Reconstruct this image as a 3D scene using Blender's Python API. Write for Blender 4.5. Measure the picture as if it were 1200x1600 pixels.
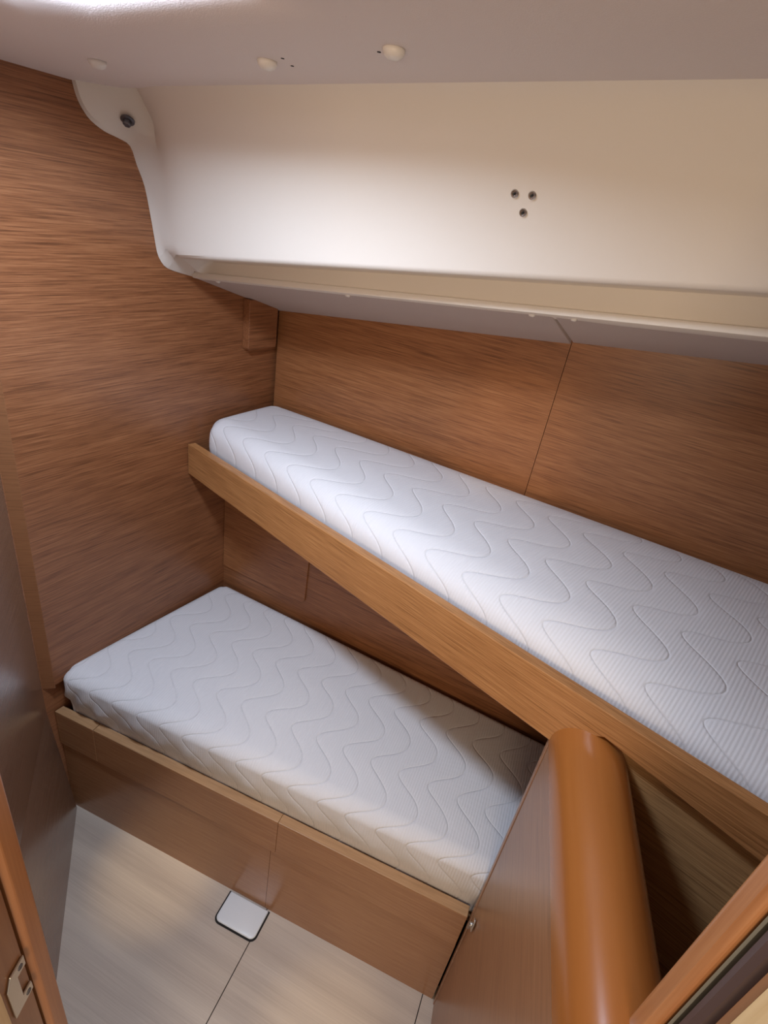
import bpy, math
from mathutils import Vector, Matrix

for o in list(bpy.data.objects): bpy.data.objects.remove(o)
SC = bpy.context.scene
COL = SC.collection

# ------------------------------------------------------------------ camera
R = ((0.83898173, 0.36846002, -0.40043335),
     (0.52169113, -0.33536014, 0.78445646),
     (0.15475146, -0.86704717, -0.47358336))
cam = bpy.data.cameras.new('camera'); camo = bpy.data.objects.new('camera', cam); COL.objects.link(camo)
cam.sensor_fit = 'HORIZONTAL'; cam.sensor_width = 36; cam.lens = 863/1200*36; cam.clip_start = .02
M = Matrix(((R[0][0], -R[0][1], -R[0][2], 0), (R[1][0], -R[1][1], -R[1][2], 0), (R[2][0], -R[2][1], -R[2][2], 1.7), (0, 0, 0, 1)))
camo.matrix_world = M
SC.camera = camo

# ------------------------------------------------------------------ light and exposure
W = bpy.data.worlds.new('world'); SC.world = W; W.use_nodes = True
bg = W.node_tree.nodes['Background']; bg.inputs[0].default_value = (1.0, .87, .76, 1); bg.inputs[1].default_value = .34
SC.view_settings.view_transform = 'Standard'; SC.view_settings.look = 'None'
SC.view_settings.exposure = 0.56; SC.view_settings.gamma = 1; SC.view_settings.use_curve_mapping = False

def area(name, loc, size, power, col, target, sy=None, spread=180):
    l = bpy.data.lights.new(name, 'AREA'); l.energy = power; l.color = col; l.size = size; l.spread = math.radians(spread)
    if sy: l.shape = 'RECTANGLE'; l.size_y = sy
    o = bpy.data.objects.new(name, l); COL.objects.link(o); o.location = loc
    o.rotation_euler = (Vector(target)-Vector(loc)).to_track_quat('-Z', 'Y').to_euler()
    return o
HX0, HX1, HY0, HY1 = -.75, -.48, .32, .465          # deck hatch opening
area('hatch_daylight', ((HX0+HX1)/2, (HY0+HY1)/2+.01, 1.882), HX1-HX0-.05, 7.8, (.66, .79, 1.0), ((HX0+HX1)/2, (HY0+HY1)/2+.01, 1.4), HY1-HY0-.04)
area('saloon_light', (.45, -1.1, 1.55), .7, 9.0, (1.0, .76, .52), (-.3, .8, 1.0), .4)

# added unseen warm spots for the light pools on floor, rail and hull lining
def spot(loc, target, power, deg, blend=.9, r=.012):
    l = bpy.data.lights.new('added_spot', 'SPOT'); l.energy = power; l.color = (1.0, .76, .46); l.spot_size = math.radians(deg); l.spot_blend = blend; l.shadow_soft_size = r
    o = bpy.data.objects.new('added_spot', l); COL.objects.link(o); o.location = loc
    o.rotation_euler = (Vector(target)-Vector(loc)).to_track_quat('-Z', 'Y').to_euler()
spot((-.33, .20, 1.84), (-.77, .53, .05), 34, 12, 1)
spot((-.33, .20, 1.84), (-.19, .53, 0), 20, 12, 1)
spot((-.25, .25, 1.84), (-.36, 1.32, 1.25), 8, 20, 1)

# ------------------------------------------------------------------ materials
def newmat(name):
    m = bpy.data.materials.new(name); m.use_nodes = True
    nt = m.node_tree; return m, nt, nt.nodes['Principled BSDF']
def plain(name, col, rough=.5, metal=0, coat=0, bump=0, bscale=300, spec=.5):
    m, nt, b = newmat(name)
    b.inputs['Base Color'].default_value = (*col, 1); b.inputs['Roughness'].default_value = rough
    b.inputs['Metallic'].default_value = metal; b.inputs['Coat Weight'].default_value = coat
    b.inputs['Specular IOR Level'].default_value = spec
    if bump:
        tc = nt.nodes.new('ShaderNodeTexCoord'); n = nt.nodes.new('ShaderNodeTexNoise'); n.inputs['Scale'].default_value = bscale
        n.inputs['Detail'].default_value = 3
        bp = nt.nodes.new('ShaderNodeBump'); bp.inputs['Strength'].default_value = bump; bp.inputs['Distance'].default_value = .001
        nt.links.new(tc.outputs['Object'], n.inputs['Vector']); nt.links.new(n.outputs['Fac'], bp.inputs['Height'])
        nt.links.new(bp.outputs['Normal'], b.inputs['Normal'])
    return m
def wood(name, dark, mid, light, az, rough=.32, along=10, across=460, coat=.0, crough=.2, contrast=1.05, broad=.18, spec=.5):
    """veneer with its grain along the horizontal direction at angle az from +X"""
    m, nt, b = newmat(name); N = nt.nodes.new; L = nt.links.new
    tc = N('ShaderNodeTexCoord'); r = N('ShaderNodeMapping'); r.inputs['Rotation'].default_value = (0, 0, -math.radians(az))
    L(tc.outputs['Object'], r.inputs['Vector'])
    s = N('ShaderNodeMapping'); s.inputs['Scale'].default_value = (along, across, across); L(r.outputs[0], s.inputs['Vector'])
    s2 = N('ShaderNodeMapping'); s2.inputs['Scale'].default_value = (along*.35, across*.12, across*.12); L(r.outputs[0], s2.inputs['Vector'])
    n1 = N('ShaderNodeTexNoise'); n1.inputs['Scale'].default_value = 1; n1.inputs['Detail'].default_value = 5; n1.inputs['Roughness'].default_value = .65
    n2 = N('ShaderNodeTexNoise'); n2.inputs['Scale'].default_value = 1; n2.inputs['Detail'].default_value = 3; n2.inputs['Distortion'].default_value = .6
    L(s.outputs[0], n1.inputs['Vector']); L(s2.outputs[0], n2.inputs['Vector'])
    mx = N('ShaderNodeMix'); mx.data_type = 'FLOAT'; mx.inputs['Factor'].default_value = broad
    L(n1.outputs['Fac'], mx.inputs[2]); L(n2.outputs['Fac'], mx.inputs[3])
    cr = N('ShaderNodeValToRGB'); e = cr.color_ramp.elements
    w = .16/contrast
    e[0].position = .5-w; e[0].color = (*dark, 1); e[1].position = .5+w; e[1].color = (*light, 1)
    k = cr.color_ramp.elements.new(.5); k.color = (*mid, 1)
    L(mx.outputs[0], cr.inputs['Fac']); L(cr.outputs['Color'], b.inputs['Base Color'])
    bp = N('ShaderNodeBump'); bp.inputs['Strength'].default_value = .12; bp.inputs['Distance'].default_value = .0006
    L(n1.outputs['Fac'], bp.inputs['Height']); L(bp.outputs['Normal'], b.inputs['Normal'])
    b.inputs['Roughness'].default_value = rough; b.inputs['Coat Weight'].default_value = coat; b.inputs['Coat Roughness'].default_value = crough
    b.inputs['Specular IOR Level'].default_value = spec
    return m
TD, TM, TL = (.13, .048, .019), (.27, .105, .042), (.37, .160, .068)     # teak veneer, satin varnish
AZF = -11.3                                                              # upper berth front board direction
AZR = 10.86                                                              # lower berth rail direction
AZC = 107.3                                                              # divider direction
M_BULK = wood('teak_bulkhead', TD, TM, TL, 90, .34)
M_HULL = wood('teak_hull_lining', (.15, .056, .021), (.29, .115, .042), (.38, .17, .068), 3, .36)
M_FASC = wood('teak_berth_front', (.26, .11, .036), (.42, .19, .066), (.52, .26, .10), AZF, .33)
M_RAIL = wood('teak_rail', (.25, .115, .05), (.36, .175, .078), (.45, .23, .11), AZR, .25, across=220, contrast=.6)
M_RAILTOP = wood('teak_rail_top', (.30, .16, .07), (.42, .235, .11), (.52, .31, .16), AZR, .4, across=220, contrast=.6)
M_DIV = wood('teak_divider', (.21, .088, .038), (.32, .142, .062), (.40, .19, .09), AZC, .28, across=260, contrast=.7)
M_CAP = wood('teak_solid_cap', (.27, .082, .016), (.37, .125, .026), (.45, .18, .045), AZC, .24, along=2.2, across=45, contrast=.45, broad=.7, coat=.3)
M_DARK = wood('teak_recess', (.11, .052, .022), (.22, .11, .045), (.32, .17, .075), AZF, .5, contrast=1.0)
M_DOOR = wood('teak_door_panel', (.17, .105, .070), (.24, .15, .105), (.30, .19, .135), -38, .22, contrast=.5, coat=.3)
M_JAMB = plain('teak_jamb', (.40, .16, .05), .3)
def vwood(name, a, c, rough=.3):
    m, nt, b = newmat(name); N = nt.nodes.new; L = nt.links.new
    tc = N('ShaderNodeTexCoord'); s = N('ShaderNodeMapping'); s.inputs['Scale'].default_value = (160, 160, 4); L(tc.outputs['Object'], s.inputs['Vector'])
    n = N('ShaderNodeTexNoise'); n.inputs['Scale'].default_value = 1; n.inputs['Detail'].default_value = 4; L(s.outputs[0], n.inputs['Vector'])
    cr = N('ShaderNodeValToRGB'); e = cr.color_ramp.elements; e[0].position = .3; e[0].color = (*a, 1); e[1].position = .7; e[1].color = (*c, 1)
    L(n.outputs['Fac'], cr.inputs['Fac']); L(cr.outputs['Color'], b.inputs['Base Color']); b.inputs['Roughness'].default_value = rough
    return m
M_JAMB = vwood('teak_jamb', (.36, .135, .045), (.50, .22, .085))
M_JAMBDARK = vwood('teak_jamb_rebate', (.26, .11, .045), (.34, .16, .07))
M_PALE = vwood('pale_casing', (.62, .42, .20), (.75, .55, .30))
M_WHITE = plain('white_gelcoat', (.74, .68, .60), .5, bump=.12, bscale=900)
M_HEAD = plain('white_headliner_vinyl', (.74, .66, .62), .6, bump=.35, bscale=700)
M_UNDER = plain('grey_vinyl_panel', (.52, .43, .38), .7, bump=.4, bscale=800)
M_CAPW = plain('white_plastic', (.75, .71, .66), .35)
M_STEEL = plain('stainless_steel', (.62, .60, .57), .25, metal=1)
M_BOLT = plain('dark_metal', (.14, .135, .15), .4, metal=.7)
M_SATIN = plain('brushed_nickel', (.60, .58, .53), .22, metal=1)
M_BLACK = plain('black_gap', (.01, .008, .007), .8)
M_RUBBER = plain('brown_rubber', (.085, .05, .042), .42)
M_GREYRUB = plain('grey_rubber', (.22, .19, .13), .5)
M_CATCH = plain('satin_white_enamel', (.78, .82, .84), .22, coat=.4)

def floor_mat():
    m, nt, b = newmat('limed_oak_floor'); N = nt.nodes.new; L = nt.links.new
    tc = N('ShaderNodeTexCoord'); r = N('ShaderNodeMapping'); r.inputs['Rotation'].default_value = (0, 0, -math.radians(8)); L(tc.outputs['Object'], r.inputs['Vector'])
    s1 = N('ShaderNodeMapping'); s1.inputs['Scale'].default_value = (6, 300, 1); L(r.outputs[0], s1.inputs['Vector'])
    s2 = N('ShaderNodeMapping'); s2.inputs['Scale'].default_value = (.7, 22, 1); L(r.outputs[0], s2.inputs['Vector'])
    n1 = N('ShaderNodeTexNoise'); n1.inputs['Scale'].default_value = 1; n1.inputs['Detail'].default_value = 5; L(s1.outputs[0], n1.inputs['Vector'])
    n2 = N('ShaderNodeTexNoise'); n2.inputs['Scale'].default_value = 1; n2.inputs['Detail'].default_value = 2; L(s2.outputs[0], n2.inputs['Vector'])
    mx = N('ShaderNodeMix'); mx.data_type = 'FLOAT'; mx.inputs['Factor'].default_value = .6; L(n1.outputs['Fac'], mx.inputs[2]); L(n2.outputs['Fac'], mx.inputs[3])
    cr = N('ShaderNodeValToRGB'); e = cr.color_ramp.elements
    e[0].position = .32; e[0].color = (.47, .39, .32, 1); e[1].position = .68; e[1].color = (.62, .53, .43, 1)
    L(mx.outputs[0], cr.inputs['Fac']); L(cr.outputs['Color'], b.inputs['Base Color'])
    b.inputs['Roughness'].default_value = .22
    bp = N('ShaderNodeBump'); bp.inputs['Strength'].default_value = .15; bp.inputs['Distance'].default_value = .0008
    L(n1.outputs['Fac'], bp.inputs['Height']); L(bp.outputs['Normal'], b.inputs['Normal'])
    return m
M_FLOOR = floor_mat()

def quilt_mat(name, az, spacing, period, amp, off):
    """white knitted cover: fine ribs and stitched wavy channels, all as relief"""
    m, nt, b = newmat(name); N = nt.nodes.new; L = nt.links.new
    def mth(op, a, c=None):
        n = N('ShaderNodeMath'); n.operation = op
        for i, v in enumerate((a, c)):
            if v is None: continue
            if isinstance(v, (int, float)): n.inputs[i].default_value = v
            else: L(v, n.inputs[i])
        return n.outputs[0]
    tc = N('ShaderNodeTexCoord'); r = N('ShaderNodeMapping'); r.inputs['Rotation'].default_value = (0, 0, -math.radians(az)); L(tc.outputs['Object'], r.inputs['Vector'])
    nz = N('ShaderNodeTexNoise'); nz.inputs['Scale'].default_value = 7; nz.inputs['Detail'].default_value = 1; L(tc.outputs['Object'], nz.inputs['Vector'])
    sp = N('ShaderNodeSeparateXYZ'); L(r.outputs[0], sp.inputs[0])
    u = mth('ADD', sp.outputs['X'], mth('MULTIPLY', nz.outputs['Fac'], .02)); v = mth('ADD', sp.outputs['Y'], sp.outputs['Z'])
    th = mth('MULTIPLY', v, 2*math.pi/period)
    th2 = mth('ADD', th, mth('MULTIPLY', mth('COSINE', th), .2))
    wv = mth('MULTIPLY', mth('SINE', th2), amp)
    slope = mth('ABSOLUTE', mth('MULTIPLY', mth('COSINE', th2), amp*2*math.pi/period))
    q = mth('DIVIDE', mth('ADD', mth('SUBTRACT', u, wv), off), spacing)
    f = mth('ABSOLUTE', mth('SUBTRACT', mth('FRACT', q), .5))             # 0 at the stitched line
    d = mth('DIVIDE', mth('MULTIPLY', f, spacing), mth('SQRT', mth('ADD', mth('MULTIPLY', slope, slope), 1)))
    pf = mth('MINIMUM', mth('DIVIDE', d, .016), 1)
    puff = mth('SQRT', mth('SUBTRACT', 1, mth('POWER', mth('SUBTRACT', 1, pf), 2)))
    seam = mth('MINIMUM', mth('DIVIDE', d, .0028), 1)
    # fine ribs across
    rib = mth('SINE', mth('MULTIPLY', sp.outputs['X'], 2*math.pi/.0062))
    h = mth('ADD', mth('MULTIPLY', puff, .0012), mth('ADD', mth('MULTIPLY', seam, .0008), mth('MULTIPLY', rib, .00020)))
    wr = N('ShaderNodeTexNoise'); wr.inputs['Scale'].default_value = 5; wr.inputs['Detail'].default_value = 2; L(tc.outputs['Object'], wr.inputs['Vector'])
    h = mth('ADD', h, mth('MULTIPLY', wr.outputs['Fac'], .006))
    bp = N('ShaderNodeBump'); bp.inputs['Strength'].default_value = .8; bp.inputs['Distance'].default_value = 1.0
    L(h, bp.inputs['Height']); L(bp.outputs['Normal'], b.inputs['Normal'])
    b.inputs['Base Color'].default_value = (.74, .725, .72, 1)
    b.inputs['Roughness'].default_value = .9; b.inputs['Specular IOR Level'].default_value = .15
    b.inputs['Sheen Weight'].default_value = .1
    return m
M_QLOW = quilt_mat('quilted_cover_lower', AZR, .072, .170, .036, .02)
M_QUP = quilt_mat('quilted_cover_upper', AZF, .088, .180, .046, .03)

# ------------------------------------------------------------------ mesh helpers
WORLD = {}                                              # world position of every object's origin
def put(name, V, F, mat, parent=None, bevel=0, smooth=False, seg=2, origin=None):
    V = [Vector(v) for v in V]
    if origin is None:
        lo = [min(v[i] for v in V) for i in range(3)]; hi = [max(v[i] for v in V) for i in range(3)]
        origin = Vector(((lo[0]+hi[0])/2, (lo[1]+hi[1])/2, lo[2]))
    origin = Vector(origin)
    me = bpy.data.meshes.new(name); me.from_pydata([tuple(v-origin) for v in V], [], F); me.update()
    import bmesh
    bm = bmesh.new(); bm.from_mesh(me); bmesh.ops.remove_doubles(bm, verts=bm.verts, dist=1e-5); bmesh.ops.recalc_face_normals(bm, faces=bm.faces); bm.to_mesh(me); bm.free()
    me.materials.append(mat)
    if smooth:
        for p in me.polygons: p.use_smooth = True
    o = bpy.data.objects.new(name, me); COL.objects.link(o)
    if parent is not None:
        o.parent = parent; o.location = origin-WORLD.get(parent.name, parent.location)
    else: o.location = origin
    WORLD[o.name] = origin
    if bevel:
        b = o.modifiers.new('bevel', 'BEVEL'); b.width = bevel; b.segments = seg; b.limit_method = 'ANGLE'; b.angle_limit = math.radians(40)
        if not smooth: b.harden_normals = False
    return o
def prism(poly, off):
    """polygon (3-D, planar) swept by off"""
    n = len(poly); off = Vector(off)
    V = [Vector(p) for p in poly]+[Vector(p)+off for p in poly]
    F = [tuple(range(n)), tuple(range(2*n-1, n-1, -1))]+[(i, (i+1) % n, n+(i+1) % n, n+i) for i in range(n)]
    return V, F
def join(*ms):
    V, F = [], []
    for v, f in ms:
        k = len(V); V += list(v); F += [tuple(i+k for i in q) for q in f]
    return V, F
def box(x0, x1, y0, y1, z0, z1): return prism([(x0, y0, z0), (x1, y0, z0), (x1, y1, z0), (x0, y1, z0)], (0, 0, z1-z0))
def fr(P, az):
    """local frame at P: a runs along az in plan, b to its left, c up"""
    a = math.radians(az); P = Vector(P); A = Vector((math.cos(a), math.sin(a), 0)); B = Vector((-math.sin(a), math.cos(a), 0)); C = Vector((0, 0, 1))
    return lambda u, v, w: P+A*u+B*v+C*w
def fbox(f, u0, u1, v0, v1, w0, w1):
    return prism([f(u0, v0, w0), f(u1, v0, w0), f(u1, v1, w0), f(u0, v1, w0)], f(0, 0, w1-w0)-f(0, 0, 0))
def rrect(u0, u1, w0, w1, r, n=6, corners=(1, 1, 1, 1)):
    out = []
    for (cx, cy, a0, k) in ((u1-r, w0+r, -90, 0), (u1-r, w1-r, 0, 1), (u0+r, w1-r, 90, 2), (u0+r, w0+r, 180, 3)):
        if corners[k]:
            for i in range(n+1):
                t = math.radians(a0+90*i/n); out.append((cx+r*math.cos(t), cy+r*math.sin(t)))
        else:
            out.append(((u1, w0), (u1, w1), (u0, w1), (u0, w0))[k])
    return out
def revolve(P, axis, prof, n=20):
    """prof = [(radius, height)] about axis from P"""
    ax = Vector(axis).normalized(); t = ax.orthogonal().normalized(); b = ax.cross(t); P = Vector(P); V = []; F = []
    for r, h in prof:
        for i in range(n):
            a = 2*math.pi*i/n; V.append(P+ax*h+(t*math.cos(a)+b*math.sin(a))*r)
    for j in range(len(prof)-1):
        for i in range(n): F.append((j*n+i, j*n+(i+1) % n, (j+1)*n+(i+1) % n, (j+1)*n+i))
    F.append(tuple(range(n-1, -1, -1))); k = (len(prof)-1)*n; F.append(tuple(range(k, k+n)))
    return V, F
def struct(o, **kw): o['kind'] = 'structure'; return o
def empty(name, loc, label=None, cat=None, group=None, kind=None):
    o = bpy.data.objects.new(name, None); COL.objects.link(o); o.location = loc; o.empty_display_size = .05
    tag(o, label, cat, group, kind); return o
def tag(o, label=None, cat=None, group=None, kind=None):
    if label: o['label'] = label
    if cat: o['category'] = cat
    if group: o['group'] = group
    if kind: o['kind'] = kind
    return o

XB = -1.113                                             # cabin face of the left bulkhead
ceil_z = lambda x: 1.812+.055*(x-XB)
hull_y = lambda x: 1.283+.055*(x-XB)                    # upper hull lining
low_y = lambda x: 1.100+.070*(x-XB)                     # lower hull lining
rail_y = lambda x: .523+.1918*(x+1.112)                 # face of the lower berth rail
fasc_y = lambda x: .956-.2009*(x+1.108)                 # face of the upper berth board
fasc_t = lambda x: 1.070+.026*(x+1.108)
XR = .78                                                # right end of the cabin

# ------------------------------------------------------------------ floor
fm = join(box(-1.25, 1.0, -1.6, 1.45, -.03, -.004))
sub = put('floor', *fm, M_BLACK); struct(sub)
rt = math.radians(AZR)
ff = fr((-.472, .655, 0), AZR)
g = .0012
boards = []
# boards are cut along the two seams that cross the sole
boards.append(prism([ff(-.85, .03, -.004), ff(-.85, -2.0, -.004), ff(-g, -2.0, -.004), ff(-g, .03, -.004)], (0, 0, .004)))
boards.append(prism([ff(g, .03, -.004), ff(g, -2.0, -.004), ff(.430, -2.0, -.004), ff(.452-g, .03, -.004)], (0, 0, .004)))
boards.append(prism([ff(.452+g, .03, -.004), ff(.430+2*g, -2.0, -.004), ff(1.4, -2.0, -.004), ff(1.4, .03, -.004)], (0, 0, .004)))
put('floor_board', *join(*boards), M_FLOOR, sub)

# ------------------------------------------------------------------ walls
w = put('wall_left', *join(box(XB-.025, XB, .523, 1.34, .512, 1.86), box(XB-.025, XB, .575, 1.34, 0, .512), box(XB-.06, XB-.021, .48, .60, 0, 1.86)), M_BULK); struct(w)
# edge trim of the bulkhead
M_TRIM = wood('teak_trim', TD, (.30, .13, .055), TL, 45, .3, across=260, contrast=.5)
put('edge_trim', *prism([(-1.135, .501, .50), (XB, .523, .50), (XB-.02, .54, .50), (-1.15, .52, .50)], (0, 0, 1.36)), M_TRIM, w, bevel=.0012)
# glossy panel that turns from the bulkhead to the doorway; its foot leans in a little
pd = Vector((.785, -.62, 0)); pb = Vector((-.62, -.785, 0))*.018
q = [Vector((-1.112, .523, 0)), Vector((-1.135, .501, .42)), Vector((-1.135, .501, 1.87))]
PV = []
for p in q: PV += [p, p+pd*.80, p+pd*.80+pb, p+pb]
PF = [(0, 1, 2, 3), (8, 9, 10, 11)]+[(4*k+i, 4*k+(i+1) % 4, 4*k+4+(i+1) % 4, 4*k+4+i) for k in range(2) for i in range(4)]
w = put('wall_front_left', PV, PF, M_DOOR); struct(w)
# hull lining, two panels with a fine joint
def hull_panel(x0, x1, z0, z1):
    d = Vector((-.055, 1, 0))*.015
    return prism([(x0, hull_y(x0), z0), (x1, hull_y(x1), z0), (x1, hull_y(x1), z1), (x0, hull_y(x0), z1)], d)
w = put('wall_back', *prism([(XB-.02, hull_y(XB)+.018, .9), (XR+.2, hull_y(XR)+.03, .9), (XR+.2, hull_y(XR)+.03, 1.82), (XB-.02, hull_y(XB)+.018, 1.62)], (0, .02, 0)), M_BLACK); struct(w)
put('lining_panel', *hull_panel(XB+.011, -.2852, .95, 1.60), M_HULL, w)
put('lining_panel', *hull_panel(-.2838, XR+.1, .95, 1.75), M_HULL, w)
w = put('wall_back_lower', *prism([(XB-.01, low_y(XB-.01), 0), (XR, low_y(XR), 0), (XR, low_y(XR), 1.0), (XB-.01, low_y(XB-.01), 1.0)], (0, .02, 0)), wood('teak_lower_lining', TD, (.26, .105, .042), TL, 4, .4)); struct(w)
pl = [(XB+.001, low_y(XB), z) for z in (1.0, .602)]
ring = rrect(XB+.002, -.788, .602, 1.0, .02, corners=(1, 0, 0, 0))
put('access_panel', *prism([(x, low_y(x)-.0055, z) for x, z in ring], (0, .0045, 0)), M_HULL, w, bevel=.0012)
w = put('wall_right', *box(XR, XR+.02, .60, 1.45, 0, 2.0), M_BULK); struct(w)

# small cover box in the top corner
cb = prism([(XB, y, z) for y, z in rrect(1.150, 1.264, 1.305, 1.44, .008, corners=(1, 0, 0, 1))], (.024, 0, 0))
tag(put('corner_cover', *cb, M_BULK, bevel=.002), 'small boxed teak cover in the top corner of the bulkhead under the grey shelf panel', 'cover')

# ------------------------------------------------------------------ ceiling with its hatch opening
def cslab(x0, x1, y0, y1, t=.02):
    return prism([(x0, y0, ceil_z(x0)), (x1, y0, ceil_z(x1)), (x1, y1, ceil_z(x1)), (x0, y1, ceil_z(x0))], (0, 0, t))
CY = .760
c = put('ceiling', *join(
    prism([(-1.155, .700, ceil_z(-1.155)), (XB, .716, ceil_z(XB)), (-1.05, CY+.012, ceil_z(-1.05)), (XR+.1, CY+.03, ceil_z(XR+.1)), (XR+.1, HY1+.075, ceil_z(XR+.1)), (-1.20, HY1+.075, ceil_z(-1.20))], (0, 0, .02)),
    cslab(-1.2, HX0-.075, HY0-.075, HY1+.075), cslab(HX1+.075, XR+.1, HY0-.075, HY1+.075), cslab(-1.2, XR+.1, -.25, HY0-.075)), M_HEAD); struct(c)
# reveal of the deck hatch
def reveal():
    z = ceil_z(-.5); r = .012; out = []
    prof = [(-.075, 0), (-.06, .0008), (-.045, .0035), (-.03, .009), (-.012, .020), (-.003, .033), (0, .055), (0, .20)]
    V = []; F = []
    for k, (d, h) in enumerate(prof):
        x0, x1, y0, y1 = HX0+d, HX1-d, HY0+d, HY1-d
        pts = rrect(x0, x1, y0, y1, (.002, .03, .05, .06, .06, .055, .05, .05)[k], n=5)
        V += [(x, y, ceil_z(x)+h) for x, y in pts]; n = len(pts)
    for k in range(len(prof)-1):
        for i in range(n): F.append((k*n+i, k*n+(i+1) % n, (k+1)*n+(i+1) % n, (k+1)*n+i))
    k = len(V)
    return V, F
put('hatch_trim', *reveal(), M_HEAD, c, smooth=True)
h = put('hatch_lid', *box(HX0-.03, HX1+.03, HY0-.03, HY1+.03, 2.05, 2.07), M_WHITE, c)
# screw caps in the headliner
for x, y in ((-.908, .629), (-.608, .656), (-.408, .632)):
    k = put('screw_cap', *revolve((x, y, ceil_z(x)+.001), (-.055, 0, -1), [(.0125, 0), (.0125, .004), (.010, .008), (.0055, .0105), (.001, .011)], 18), M_CAPW, c, smooth=True)
for x, y in ((-.577, .649), (-.587, .679), (-.432, .640)):
    put('screw_hole', *revolve((x, y, ceil_z(x)+.0005), (0, 0, -1), [(.0022, 0), (.0022, .001)], 10), M_BLACK, c)

# ------------------------------------------------------------------ moulded deck liner
outer = [(-1.111, .718, 1.813), (-1.111, .723, 1.792), (-1.111, .733, 1.774), (-1.111, .748, 1.759), (-1.111, .774, 1.747), (-1.111, .802, 1.741), (-1.111, .827, 1.732), (-1.111, .840, 1.702), (-1.111, .856, 1.666), (-1.111, .868, 1.610), (-1.111, .875, 1.571), (-1.111, .884, 1.534), (-1.111, .907, 1.511), (-1.111, .980, 1.493)]
bead = [(-1.102, .719, 1.813), (-1.102, .724, 1.794), (-1.102, .734, 1.776), (-1.102, .750, 1.763), (-1.102, .774, 1.753), (-1.102, .803, 1.747), (-1.102, .827, 1.738), (-1.102, .841, 1.705), (-1.102, .857, 1.668), (-1.102, .869, 1.613), (-1.102, .876, 1.575), (-1.102, .887, 1.541), (-1.102, .909, 1.520), (-1.102, .974, 1.501)]
mid = [(-1.092, .752, 1.822), (-1.092, .755, 1.804), (-1.092, .764, 1.788), (-1.092, .778, 1.778), (-1.090, .792, 1.770), (-1.088, .808, 1.762), (-1.088, .827, 1.748), (-1.088, .844, 1.713), (-1.088, .857, 1.673), (-1.088, .870, 1.620), (-1.088, .876, 1.580), (-1.088, .885, 1.555), (-1.088, .905, 1.535), (-1.088, .962, 1.509)]
inner = [(-1.050, .785, 1.835), (-1.050, .803, 1.820), (-1.050, .819, 1.799), (-1.050, .832, 1.782), (-1.050, .835, 1.770), (-1.050, .837, 1.753), (-1.050, .841, 1.733), (-1.050, .851, 1.686), (-1.050, .860, 1.641), (-1.050, .868, 1.601), (-1.050, .873, 1.577), (-1.050, .875, 1.561), (-1.050, .880, 1.549)]
def smooth_rows(rows, n):
    """Catmull-Rom through each row of points"""
    out = []
    for r in rows:
        P = [Vector(p) for p in r]; q = []
        for i in range(len(P)-1):
            a = P[max(i-1, 0)]; b = P[i]; c2 = P[i+1]; d = P[min(i+2, len(P)-1)]
            for k in range(n):
                t = k/n; q.append(.5*((2*b)+(c2-a)*t+(2*a-5*b+4*c2-d)*t*t+(3*b-a-3*c2+d)*t**3))
        q.append(P[-1]); out.append(q)
    return out
def gridmesh(rows):
    n = len(rows[0]); V = [v for r in rows for v in r]
    F = [(j*n+i, j*n+i+1, (j+1)*n+i+1, (j+1)*n+i) for j in range(len(rows)-1) for i in range(n-1)]
    return V, F
S = len(inner)
rows = [r[:S] for r in (outer, bead, mid)]+[inner]
# regular section of the coaming further along, same number of points
def section(x):
    zc = ceil_z(x)+.001; zl = 1.549+.132*(x+1.05); out = []
    zs = [(p[2]-inner[-1][2])/(inner[0][2]-inner[-1][2]) for p in inner]
    for s in zs:
        y = .762+.113*(1-s)**.75+.010*math.sin(math.pi*s)
        out.append((x, y, zl+(zc-zl)*s))
    return out
for x, k in ((-1.035, .35), (-1.015, .65), (-.985, .88), (-.95, 1)):
    sec = section(x); inn = [Vector(p)+Vector((x+1.05, 0, .10*(x+1.05))) for p in inner]
    rows.append([tuple(Vector(a).lerp(Vector(b), k)) for a, b in zip(inn, sec)])
for x in (-.6, -.2, .2, .6, XR+.05): rows.append(section(x))
face = smooth_rows(rows, 3)
V1, F1 = gridmesh(face)
# rounded bottom edge, recess, strip and lip
lipz = lambda x: 1.491+.117*(x-XB)
def lower(x):
    zl = 1.549+.132*(x+1.05); e = max(0, min(1, (x+1.05)/.10))
    y0 = .880+(.875-.880)*e
    return [(x, y0, zl), (x, y0+.003, zl-.005), (x, y0+.010, zl-.008), (x, .965, zl-.004-.004*e), (x, .976, zl-.014), (x, .980, lipz(x)+.013), (x, .973, lipz(x)+.0125), (x, .971, lipz(x)+.009), (x, .971, lipz(x)+.002), (x, .974, lipz(x)), (x, 1.03, lipz(x)-.010)]
lx = [-1.04, -.95, -.6, -.2, .2, .6, XR+.05]
lz0 = lipz(-1.09)
lows = [[(-1.050, .877, 1.556), (-1.052, .882, 1.552), (-1.056, .895, 1.546), (-1.070, .950, 1.516), (-1.074, .968, 1.508), (-1.082, .980, lz0+.0125), (-1.100, .974, lz0+.0122), (-1.104, .971, lz0+.009), (-1.104, .971, lz0+.0005), (-1.104, .974, lz0-.0015), (-1.104, 1.03, lz0-.0115)]]+[lower(x) for x in lx]
V2, F2 = gridmesh(lows)
# return of the flange under the corner
foot = [[outer[11], outer[12], outer[13]], [bead[11], bead[12], bead[13]], [mid[11], mid[12], mid[13]], [(-1.050, .877, 1.556), (-1.062, .915, 1.536), (-1.075, .970, 1.508)]]
V3, F3 = gridmesh(smooth_rows(foot, 4))
lin = put('trim_1', *join((V1, F1), (V2, F2), (V3, F3)), M_WHITE, smooth=True); struct(lin)
lin.modifiers.new('split', 'EDGE_SPLIT').split_angle = math.radians(38)
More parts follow.
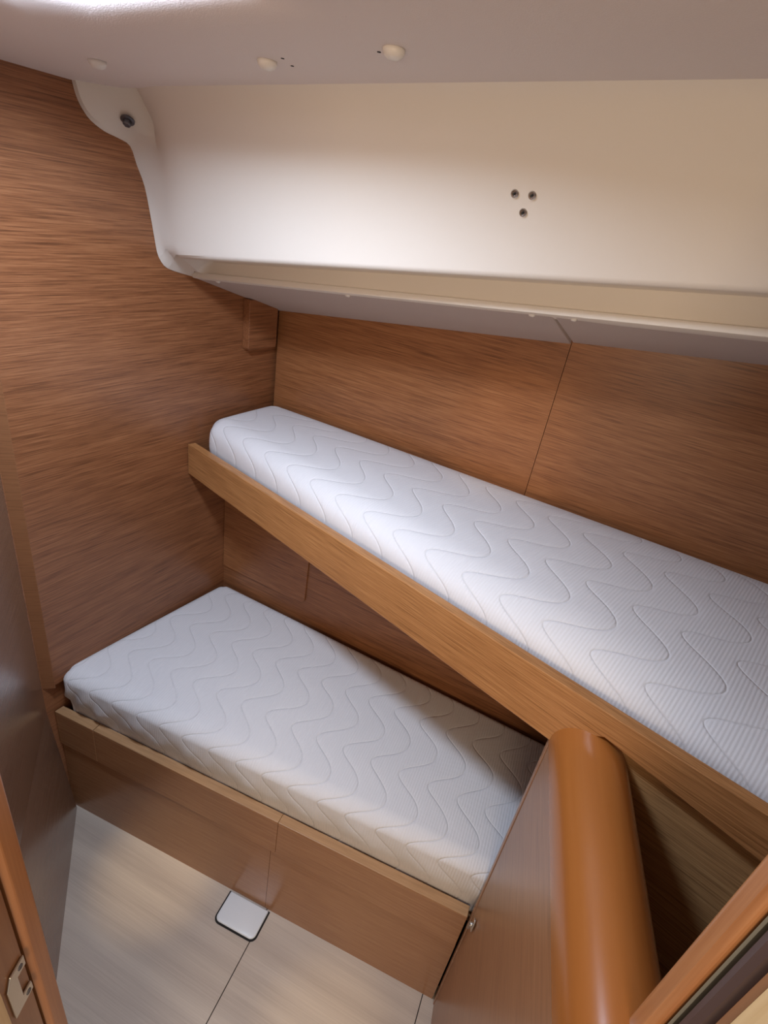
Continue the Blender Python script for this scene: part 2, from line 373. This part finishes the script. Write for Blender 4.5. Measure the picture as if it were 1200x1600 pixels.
# hex bolt with washer on the end flange
bd = Vector((.35, -.45, -.82)).normalized(); bp_ = Vector((-1.078, .800, 1.772))
put('bolt', *join(revolve(bp_, bd, [(.0125, 0), (.0125, .002), (.009, .003)], 20), revolve(bp_, bd, [(.0075, .002), (.0075, .010), (.005, .012)], 6)), M_BOLT, lin)
# three machine screws
for x, z in ((-.316, 1.748), (-.291, 1.749), (-.301, 1.7275)):
    zc = ceil_z(x); zl = 1.549+.132*(x+1.05); s = (z-zl)/(zc-zl); y = .762+.113*(1-s)**.75+.010*math.sin(math.pi*s)
    n = Vector((0, -1, -.35)).normalized()
    sc = put('screw', *revolve(Vector((x, y, z))-n*.001, n, [(.0058, 0), (.0058, .0022), (.0048, .0032), (.0030, .0030), (.0026, .0012), (.001, .0012)], 20), M_STEEL, lin, smooth=False)
    put('socket', *revolve(Vector((x, y, z))+n*.0002, n, [(.0018, 0), (.0018, .0016)], 6), M_BLACK, sc)

# grey panels below the lip
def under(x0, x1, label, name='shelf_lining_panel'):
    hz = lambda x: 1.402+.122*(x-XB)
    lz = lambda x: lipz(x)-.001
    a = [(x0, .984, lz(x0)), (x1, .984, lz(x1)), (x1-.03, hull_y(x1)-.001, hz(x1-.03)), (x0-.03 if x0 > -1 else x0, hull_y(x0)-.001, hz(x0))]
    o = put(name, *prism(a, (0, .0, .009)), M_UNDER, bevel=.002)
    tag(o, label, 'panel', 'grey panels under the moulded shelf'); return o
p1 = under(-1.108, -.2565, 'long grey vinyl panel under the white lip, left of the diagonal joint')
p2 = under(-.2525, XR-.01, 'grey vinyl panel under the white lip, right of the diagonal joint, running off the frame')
for x, par in ((-1.042, p1), (-.675, p1), (-.292, p1), (-.221, p2)):
    put('screw_cap', *revolve((x, .992, lipz(x)-.002), (0, -.35, -1), [(.006, 0), (.006, .002), (.004, .0045), (.001, .005)], 14), M_CAPW, par, smooth=True)

# ------------------------------------------------------------------ lower berth
low = empty('lower_bunk', (-.55, .62, 0), 'lower teak bunk box with a raised front rail standing on the pale floor', 'bunk')
def railbox(x0, x1, z0, z1, t=.02, f=0.0):
    return prism([(x0, rail_y(x0)+f, z0), (x1, rail_y(x1)+f, z0), (x1-t*.19, rail_y(x1)+f+t, z1*0+z0), (x0-t*.19 if x0 > -1.12 else x0, rail_y(x0)+f+t, z0)], (0, 0, z1-z0))
XE = -.004
put('front_panel', *railbox(-1.131, -.4785, 0, .283, .018, .006), M_RAIL, low)
put('front_panel', *railbox(-.4775, XE, 0, .283, .018, .006), M_RAIL, low)
for x0, x1 in ((-1.131, -1.0055), (-1.004, -.4625), (-.4618, XE)):
    r_ = put('front_rail', *railbox(x0, x1, .280, .402, .024), M_RAIL, low, bevel=.0012)
    put('rail_cap', *railbox(x0, x1, .402, .4055, .024), M_RAILTOP, r_, bevel=.001)
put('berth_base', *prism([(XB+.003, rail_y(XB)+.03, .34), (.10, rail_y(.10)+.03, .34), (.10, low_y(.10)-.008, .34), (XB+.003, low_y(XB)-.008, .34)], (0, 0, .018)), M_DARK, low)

def mattress(name, mat, c00, c10, c11, c01, z0, z1, r, nx, ny, wr, label, rc=.065):
    """rounded box over the plan quad c00(front left) c10 c11 c01"""
    c = [Vector((*p, 0)) for p in (c00, c10, c11, c01)]
    Lx = (c[1]-c[0]).length; Wy = (c[3]-c[0]).length; H = z1-z0
    def P(u, v, w, n):
        iu = min(max(u, rc), Lx-rc); iv = min(max(v, rc), Wy-rc); du, dv = u-iu, v-iv
        if abs(du) > 1e-6 and abs(dv) > 1e-6:
            k = max(abs(du), abs(dv))/math.hypot(du, dv); u, v = iu+du*k, iv+dv*k
        s, t = u/Lx, v/Wy
        q = c[0]*(1-s)*(1-t)+c[1]*s*(1-t)+c[2]*s*t+c[3]*(1-s)*t
        ax = (c[1]-c[0]).normalized(); ay = Vector((-ax.y, ax.x, 0))
        crown = .010*math.sin(math.pi*min(max(s, 0), 1))**.5*math.sin(math.pi*min(max(t, 0), 1))**.6 if w > H*.5 else 0
        q = Vector((q.x, q.y, z0+w+crown))
        return q+(ax*n[0]+ay*n[1])*wr(u, v, w, n)
    pts = {}; V = []; F = []
    def vid(u, v, w):
        k = (round(u, 5), round(v, 5), round(w, 5))
        if k in pts: return pts[k]
        iu = min(max(u, r), Lx-r); iv = min(max(v, r), Wy-r); iw = min(max(w, r), H-r)
        d = Vector((u-iu, v-iv, w-iw)); n = d.normalized() if d.length > 1e-9 else Vector((0, 0, 1))
        q = Vector((iu, iv, iw))+n*r if d.length > 1e-9 else Vector((u, v, w))
        V.append(P(q.x, q.y, q.z, n)); pts[k] = len(V)-1; return pts[k]
    def lin(a, n):
        inner_ = [r+(a-2*r)*i/n for i in range(n+1)]; e = [r*(1-math.cos(math.pi/2*i/6)) for i in range(6)]
        e = [r*i/6 for i in range(6)]
        return e+inner_+[a-x for x in reversed(e)]
    U = lin(Lx, nx); Vv = lin(Wy, ny); Z = lin(H, 5)
    for i in range(len(U)-1):
        for j in range(len(Vv)-1):
            for w in (0, H): F.append((vid(U[i], Vv[j], w), vid(U[i+1], Vv[j], w), vid(U[i+1], Vv[j+1], w), vid(U[i], Vv[j+1], w)))
        for k in range(len(Z)-1):
            for v in (0, Wy): F.append((vid(U[i], v, Z[k]), vid(U[i+1], v, Z[k]), vid(U[i+1], v, Z[k+1]), vid(U[i], v, Z[k+1])))
    for j in range(len(Vv)-1):
        for k in range(len(Z)-1):
            for u in (0, Lx): F.append((vid(u, Vv[j], Z[k]), vid(u, Vv[j+1], Z[k]), vid(u, Vv[j+1], Z[k+1]), vid(u, Vv[j], Z[k+1])))
    o = put(name, V, F, mat, smooth=True); tag(o, label, 'mattress'); return o
def sm(x): x = min(max(x, 0), 1); return x*x*(3-2*x)
def wrinkle_low(u, v, w, n):
    if n[1] > -.2: return 0
    k = -n[1]; top = sm((w-.050)/.055)
    low_part = sm((.165-w)/.05)
    a = math.exp(-u/.30)*.0060*math.sin((u*.75+w*1.5)*115+2*math.sin(u*13))*low_part
    b2 = .0022*math.sin(u*41+w*30)*low_part
    return k*(.013*top+(a+b2)*sm((w-.050)/.02))
ml = mattress('mattress', M_QLOW, (-1.129, rail_y(-1.129)+.027), (.06, rail_y(.06)+.031), (.06, low_y(.06)-.010), (XB+.010, low_y(XB)-.010), .358, .545, .030, 260, 60, wrinkle_low,
              'white quilted mattress lying on the lower bunk behind the low front rail', rc=.034)

# ------------------------------------------------------------------ upper berth
up = empty('upper_bunk', (-.4, 1.0, .98), 'upper teak bunk shelf with a long sloping front board fixed under the hull lining', 'bunk')
x0, xa, x1 = XB+.002, .045, XR-.005
fy = lambda x: fasc_y(x)
poly = [(x0, fy(x0), .982), (.030, fy(.030), .982), (.036, fy(.036), 1.030), (.071, fy(.071), 1.056), (x1, fy(x1), .984), (x1, fy(x1), fasc_t(x1)), (x0, fy(x0), fasc_t(x0))]
put('front_board', *prism(poly, (.0045, .022, 0)), M_FASC, up, bevel=.0015)
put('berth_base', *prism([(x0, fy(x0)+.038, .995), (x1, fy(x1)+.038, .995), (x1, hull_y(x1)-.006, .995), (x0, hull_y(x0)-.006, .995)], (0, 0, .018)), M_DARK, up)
# recessed panel below the board, right of the divider
q0, q1 = .060, XR-.005
M_RECESS = wood('teak_recess_panel', (.24, .12, .045), (.46, .25, .10), (.58, .35, .15), AZF, .42, contrast=1.0)
w = put('wall_right_lower', *prism([(q0, fy(q0)+.0225, 0.02), (q1, fy(q1)+.0225, 0.02), (q1, fy(q1)+.0225, 1.05), (q0, fy(q0)+.0225, 1.05)], (.0028, .014, 0)), M_RECESS); struct(w)
mu = mattress('mattress', M_QUP, (XB+.008, fasc_y(XB)+.039), (XR-.03, fasc_y(XR-.03)+.039), (XR-.03, hull_y(XR-.03)-.004), (XB+.012, hull_y(XB)-.004), 1.014, 1.140, .055, 300, 60, lambda u, v, w, n: max(0, -n[1])*.004*sm((w-.078)/.03),
              'long white quilted mattress lying on the upper bunk under the moulded shelf', rc=.045)

# ------------------------------------------------------------------ divider with rounded cap
div = empty('bunk_divider', (.09, .56, 0), 'low teak divider with a thick rounded orange cap between lower bunk and doorway', 'partition')
fd = fr((-.0005, .744, 0), AZC-180)                    # u runs from the berth towards the doorway, v to the right of the visible face
LD = .393
put('panel', *prism([fd(.004, .006, 0), fd(LD, .006, 0), fd(LD-.018, .105, 0), fd(-.008, .105, 0)], (0, 0, .985)), M_DIV, div)
put('edge_trim', *fbox(fd, 0, .0125, 0, .05, 0, .982), M_DIV, div, bevel=.002)
ring = rrect(.0155, LD, .045, .974, .012, corners=(0, 0, 0, 1))
ring = rrect(.0155, LD, .045, .976, .014, corners=(0, 0, 0, 1))
dd = put('locker_door', *prism([fd(u, .001, w) for u, w in ring], fd(0, .0045, 0)-fd(0, 0, 0)), M_DIV, div, bevel=.001)
put('plinth', *fbox(fd, .0145, LD, .002, .006, 0, .042), M_DIV, div)
# cap: half round
n = 20; V = []; F = []; rr = .0585
prof = [(rr*(1-math.cos(math.pi*i/n)), .984+rr*1.12*math.sin(math.pi*i/n)) for i in range(n+1)]
prof = [(0, .9775)]+prof+[(2*rr, .93)]
m_ = len(prof)
def ustart(v, z): return -.012 + (.02 if False else 0)
for u in (-.012, .1, .2, .3, LD):
    for v, z in prof:
        uu = u-v*.35 if u < 0 else (.455-v*.05 if v < .072 else .400) if u == LD else min(u, .37)
        V.append(fd(uu, v-.0005, z))
for j in range(4):
    for i in range(m_): F.append((j*m_+i, j*m_+(i+1) % m_, (j+1)*m_+(i+1) % m_, (j+1)*m_+i))
F.append(tuple(range(m_-1, -1, -1))); F.append(tuple(range(4*m_, 5*m_)))
cp = put('rounded_cap', V, F, M_CAP, div, smooth=True); cp.modifiers.new('split', 'EDGE_SPLIT').split_angle = math.radians(50)
# chrome push catch on the locker door
lc = fd(.048, 0, .462)
nv = fd(0, -1, 0)-fd(0, 0, 0)
la = put('catch', *prism([fd(.048+a, -.0008, .462+b) for a, b in rrect(-.006, .006, -.020, .020, .0055)], nv*.003), M_STEEL, dd, bevel=.0008)
put('button', *revolve(fd(.048, -.0035, .462), nv, [(.0045, 0), (.0045, .003), (.0035, .0055), (.001, .0065)], 16), M_STEEL, la, smooth=True)
put('tongue', *fbox(fr(fd(.035, -.006, .425), AZC-180), 0, .004, -.003, .003, 0, .022), M_STEEL, la)

# ------------------------------------------------------------------ flush catch on the floor
fc = fr((-.520, rail_y(-.520)-.003, 0), AZR)
ct = empty('floor_catch', fc(0, -.035, 0), 'white rounded plate with a black rim set into the floor against the bunk front', 'floor catch')
rim = rrect(-.063, .063, -.077, .004, .017, corners=(1, 0, 0, 1))
put('rim', *prism([fc(a, b, .0002) for a, b in rim], (0, 0, .0022)), M_BLACK, ct)
ring = rrect(-.059, .059, -.073, .003, .014, corners=(1, 0, 0, 1))
put('plate', *prism([fc(a, b, .001) for a, b in ring], (0, 0, .007)), M_CATCH, ct, bevel=.0045, seg=4, smooth=True)

# ------------------------------------------------------------------ doorway
dr = empty('door_1', (-.10, .25, 0), kind='structure')
fdw = fr((0, 0, 0), 27.72)                             # u along the doorway, v into the cabin
SR, SL = .327, -.263
def vprof(pts, z0, z1, mat, name, par, bevel=0, smooth=False):
    return put(name, *prism([fdw(u, v, z0) for u, v in pts], (0, 0, z1-z0)), mat, par, bevel=bevel, smooth=smooth, seg=3)
ZT = 1.86
jr = vprof([(SR, .262), (SR-.001, .248), (SR+.001, .240), (SR+.013, .240), (SR+.013, .215), (SR+.060, .215), (SR+.060, .262), (SR+.010, .268)], 0, ZT, M_JAMB, 'jamb', dr, bevel=.003)
vprof([(SR+.010, .2395), (SR+.004, .2375), (SR+.005, .2355), (SR+.012, .235)], 0, ZT, M_GREYRUB, 'gasket_lip', jr)
vprof([(SR+.013, .233), (SR+.003, .231), (SR+.001, .225), (SR+.002, .219), (SR+.006, .215), (SR+.013, .214)], 0, ZT, M_RUBBER, 'rubber_gasket', jr, bevel=.0012)
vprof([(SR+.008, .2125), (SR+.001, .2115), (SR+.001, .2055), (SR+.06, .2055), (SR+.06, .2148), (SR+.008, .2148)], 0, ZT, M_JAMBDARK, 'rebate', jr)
vprof([(SR+.001, .205), (SR-.001, .204), (SR-.001, .160), (SR+.060, .160), (SR+.060, .205)], 0, ZT, M_PALE, 'casing', jr)
jl = vprof([(SL+.003, .268), (SL+.003, .250), (SL-.002, .246), (SL-.06, .246), (SL-.06, .268)], 0, ZT, M_JAMB, 'jamb', dr, bevel=.002)
vprof([(SL-.006, .2455), (SL-.006, .2420), (SL-.06, .2420), (SL-.06, .2455)], 0, ZT, M_BLACK, 'gasket', jl)
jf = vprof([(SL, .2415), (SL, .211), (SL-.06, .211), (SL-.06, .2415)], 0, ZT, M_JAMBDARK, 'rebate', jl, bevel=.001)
vprof([(SL+.002, .2105), (SL+.002, .165), (SL-.06, .165), (SL-.06, .2105)], 0, ZT, M_PALE, 'casing', jl, bevel=.001)
# C-shaped strike plate on the left jamb
stp = [(.236, 1.030), (.236, 1.008), (.229, .994), (.229, .985), (.224, .985), (.224, .998)]
st = [(.2405, 1.034), (.222, 1.034), (.215, 1.020), (.215, .968), (.2405, .968), (.2405, .978), (.2400, .983), (.229, .983), (.229, 1.018), (.2405, 1.018)]
vv = [fdw(SL+.0005, v, z) for v, z in st]
nn_ = fdw(1, 0, 0)-fdw(0, 0, 0)
sp_ = put('strike_plate', *prism(vv, nn_*.0022), M_SATIN, jl, bevel=.0007)
for v, z in ((.234, 1.026), (.2345, .9745)):
    put('screw', *revolve(fdw(SL+.0024, v, z), nn_, [(.0032, 0), (.0030, .0008), (.001, .0008)], 12), M_BOLT, sp_)
# header and the walls beside the doorway
put('header', *fbox(fdw, SL-.06, SR+.06, .20, .262, ZT, 1.95), M_JAMB, dr)
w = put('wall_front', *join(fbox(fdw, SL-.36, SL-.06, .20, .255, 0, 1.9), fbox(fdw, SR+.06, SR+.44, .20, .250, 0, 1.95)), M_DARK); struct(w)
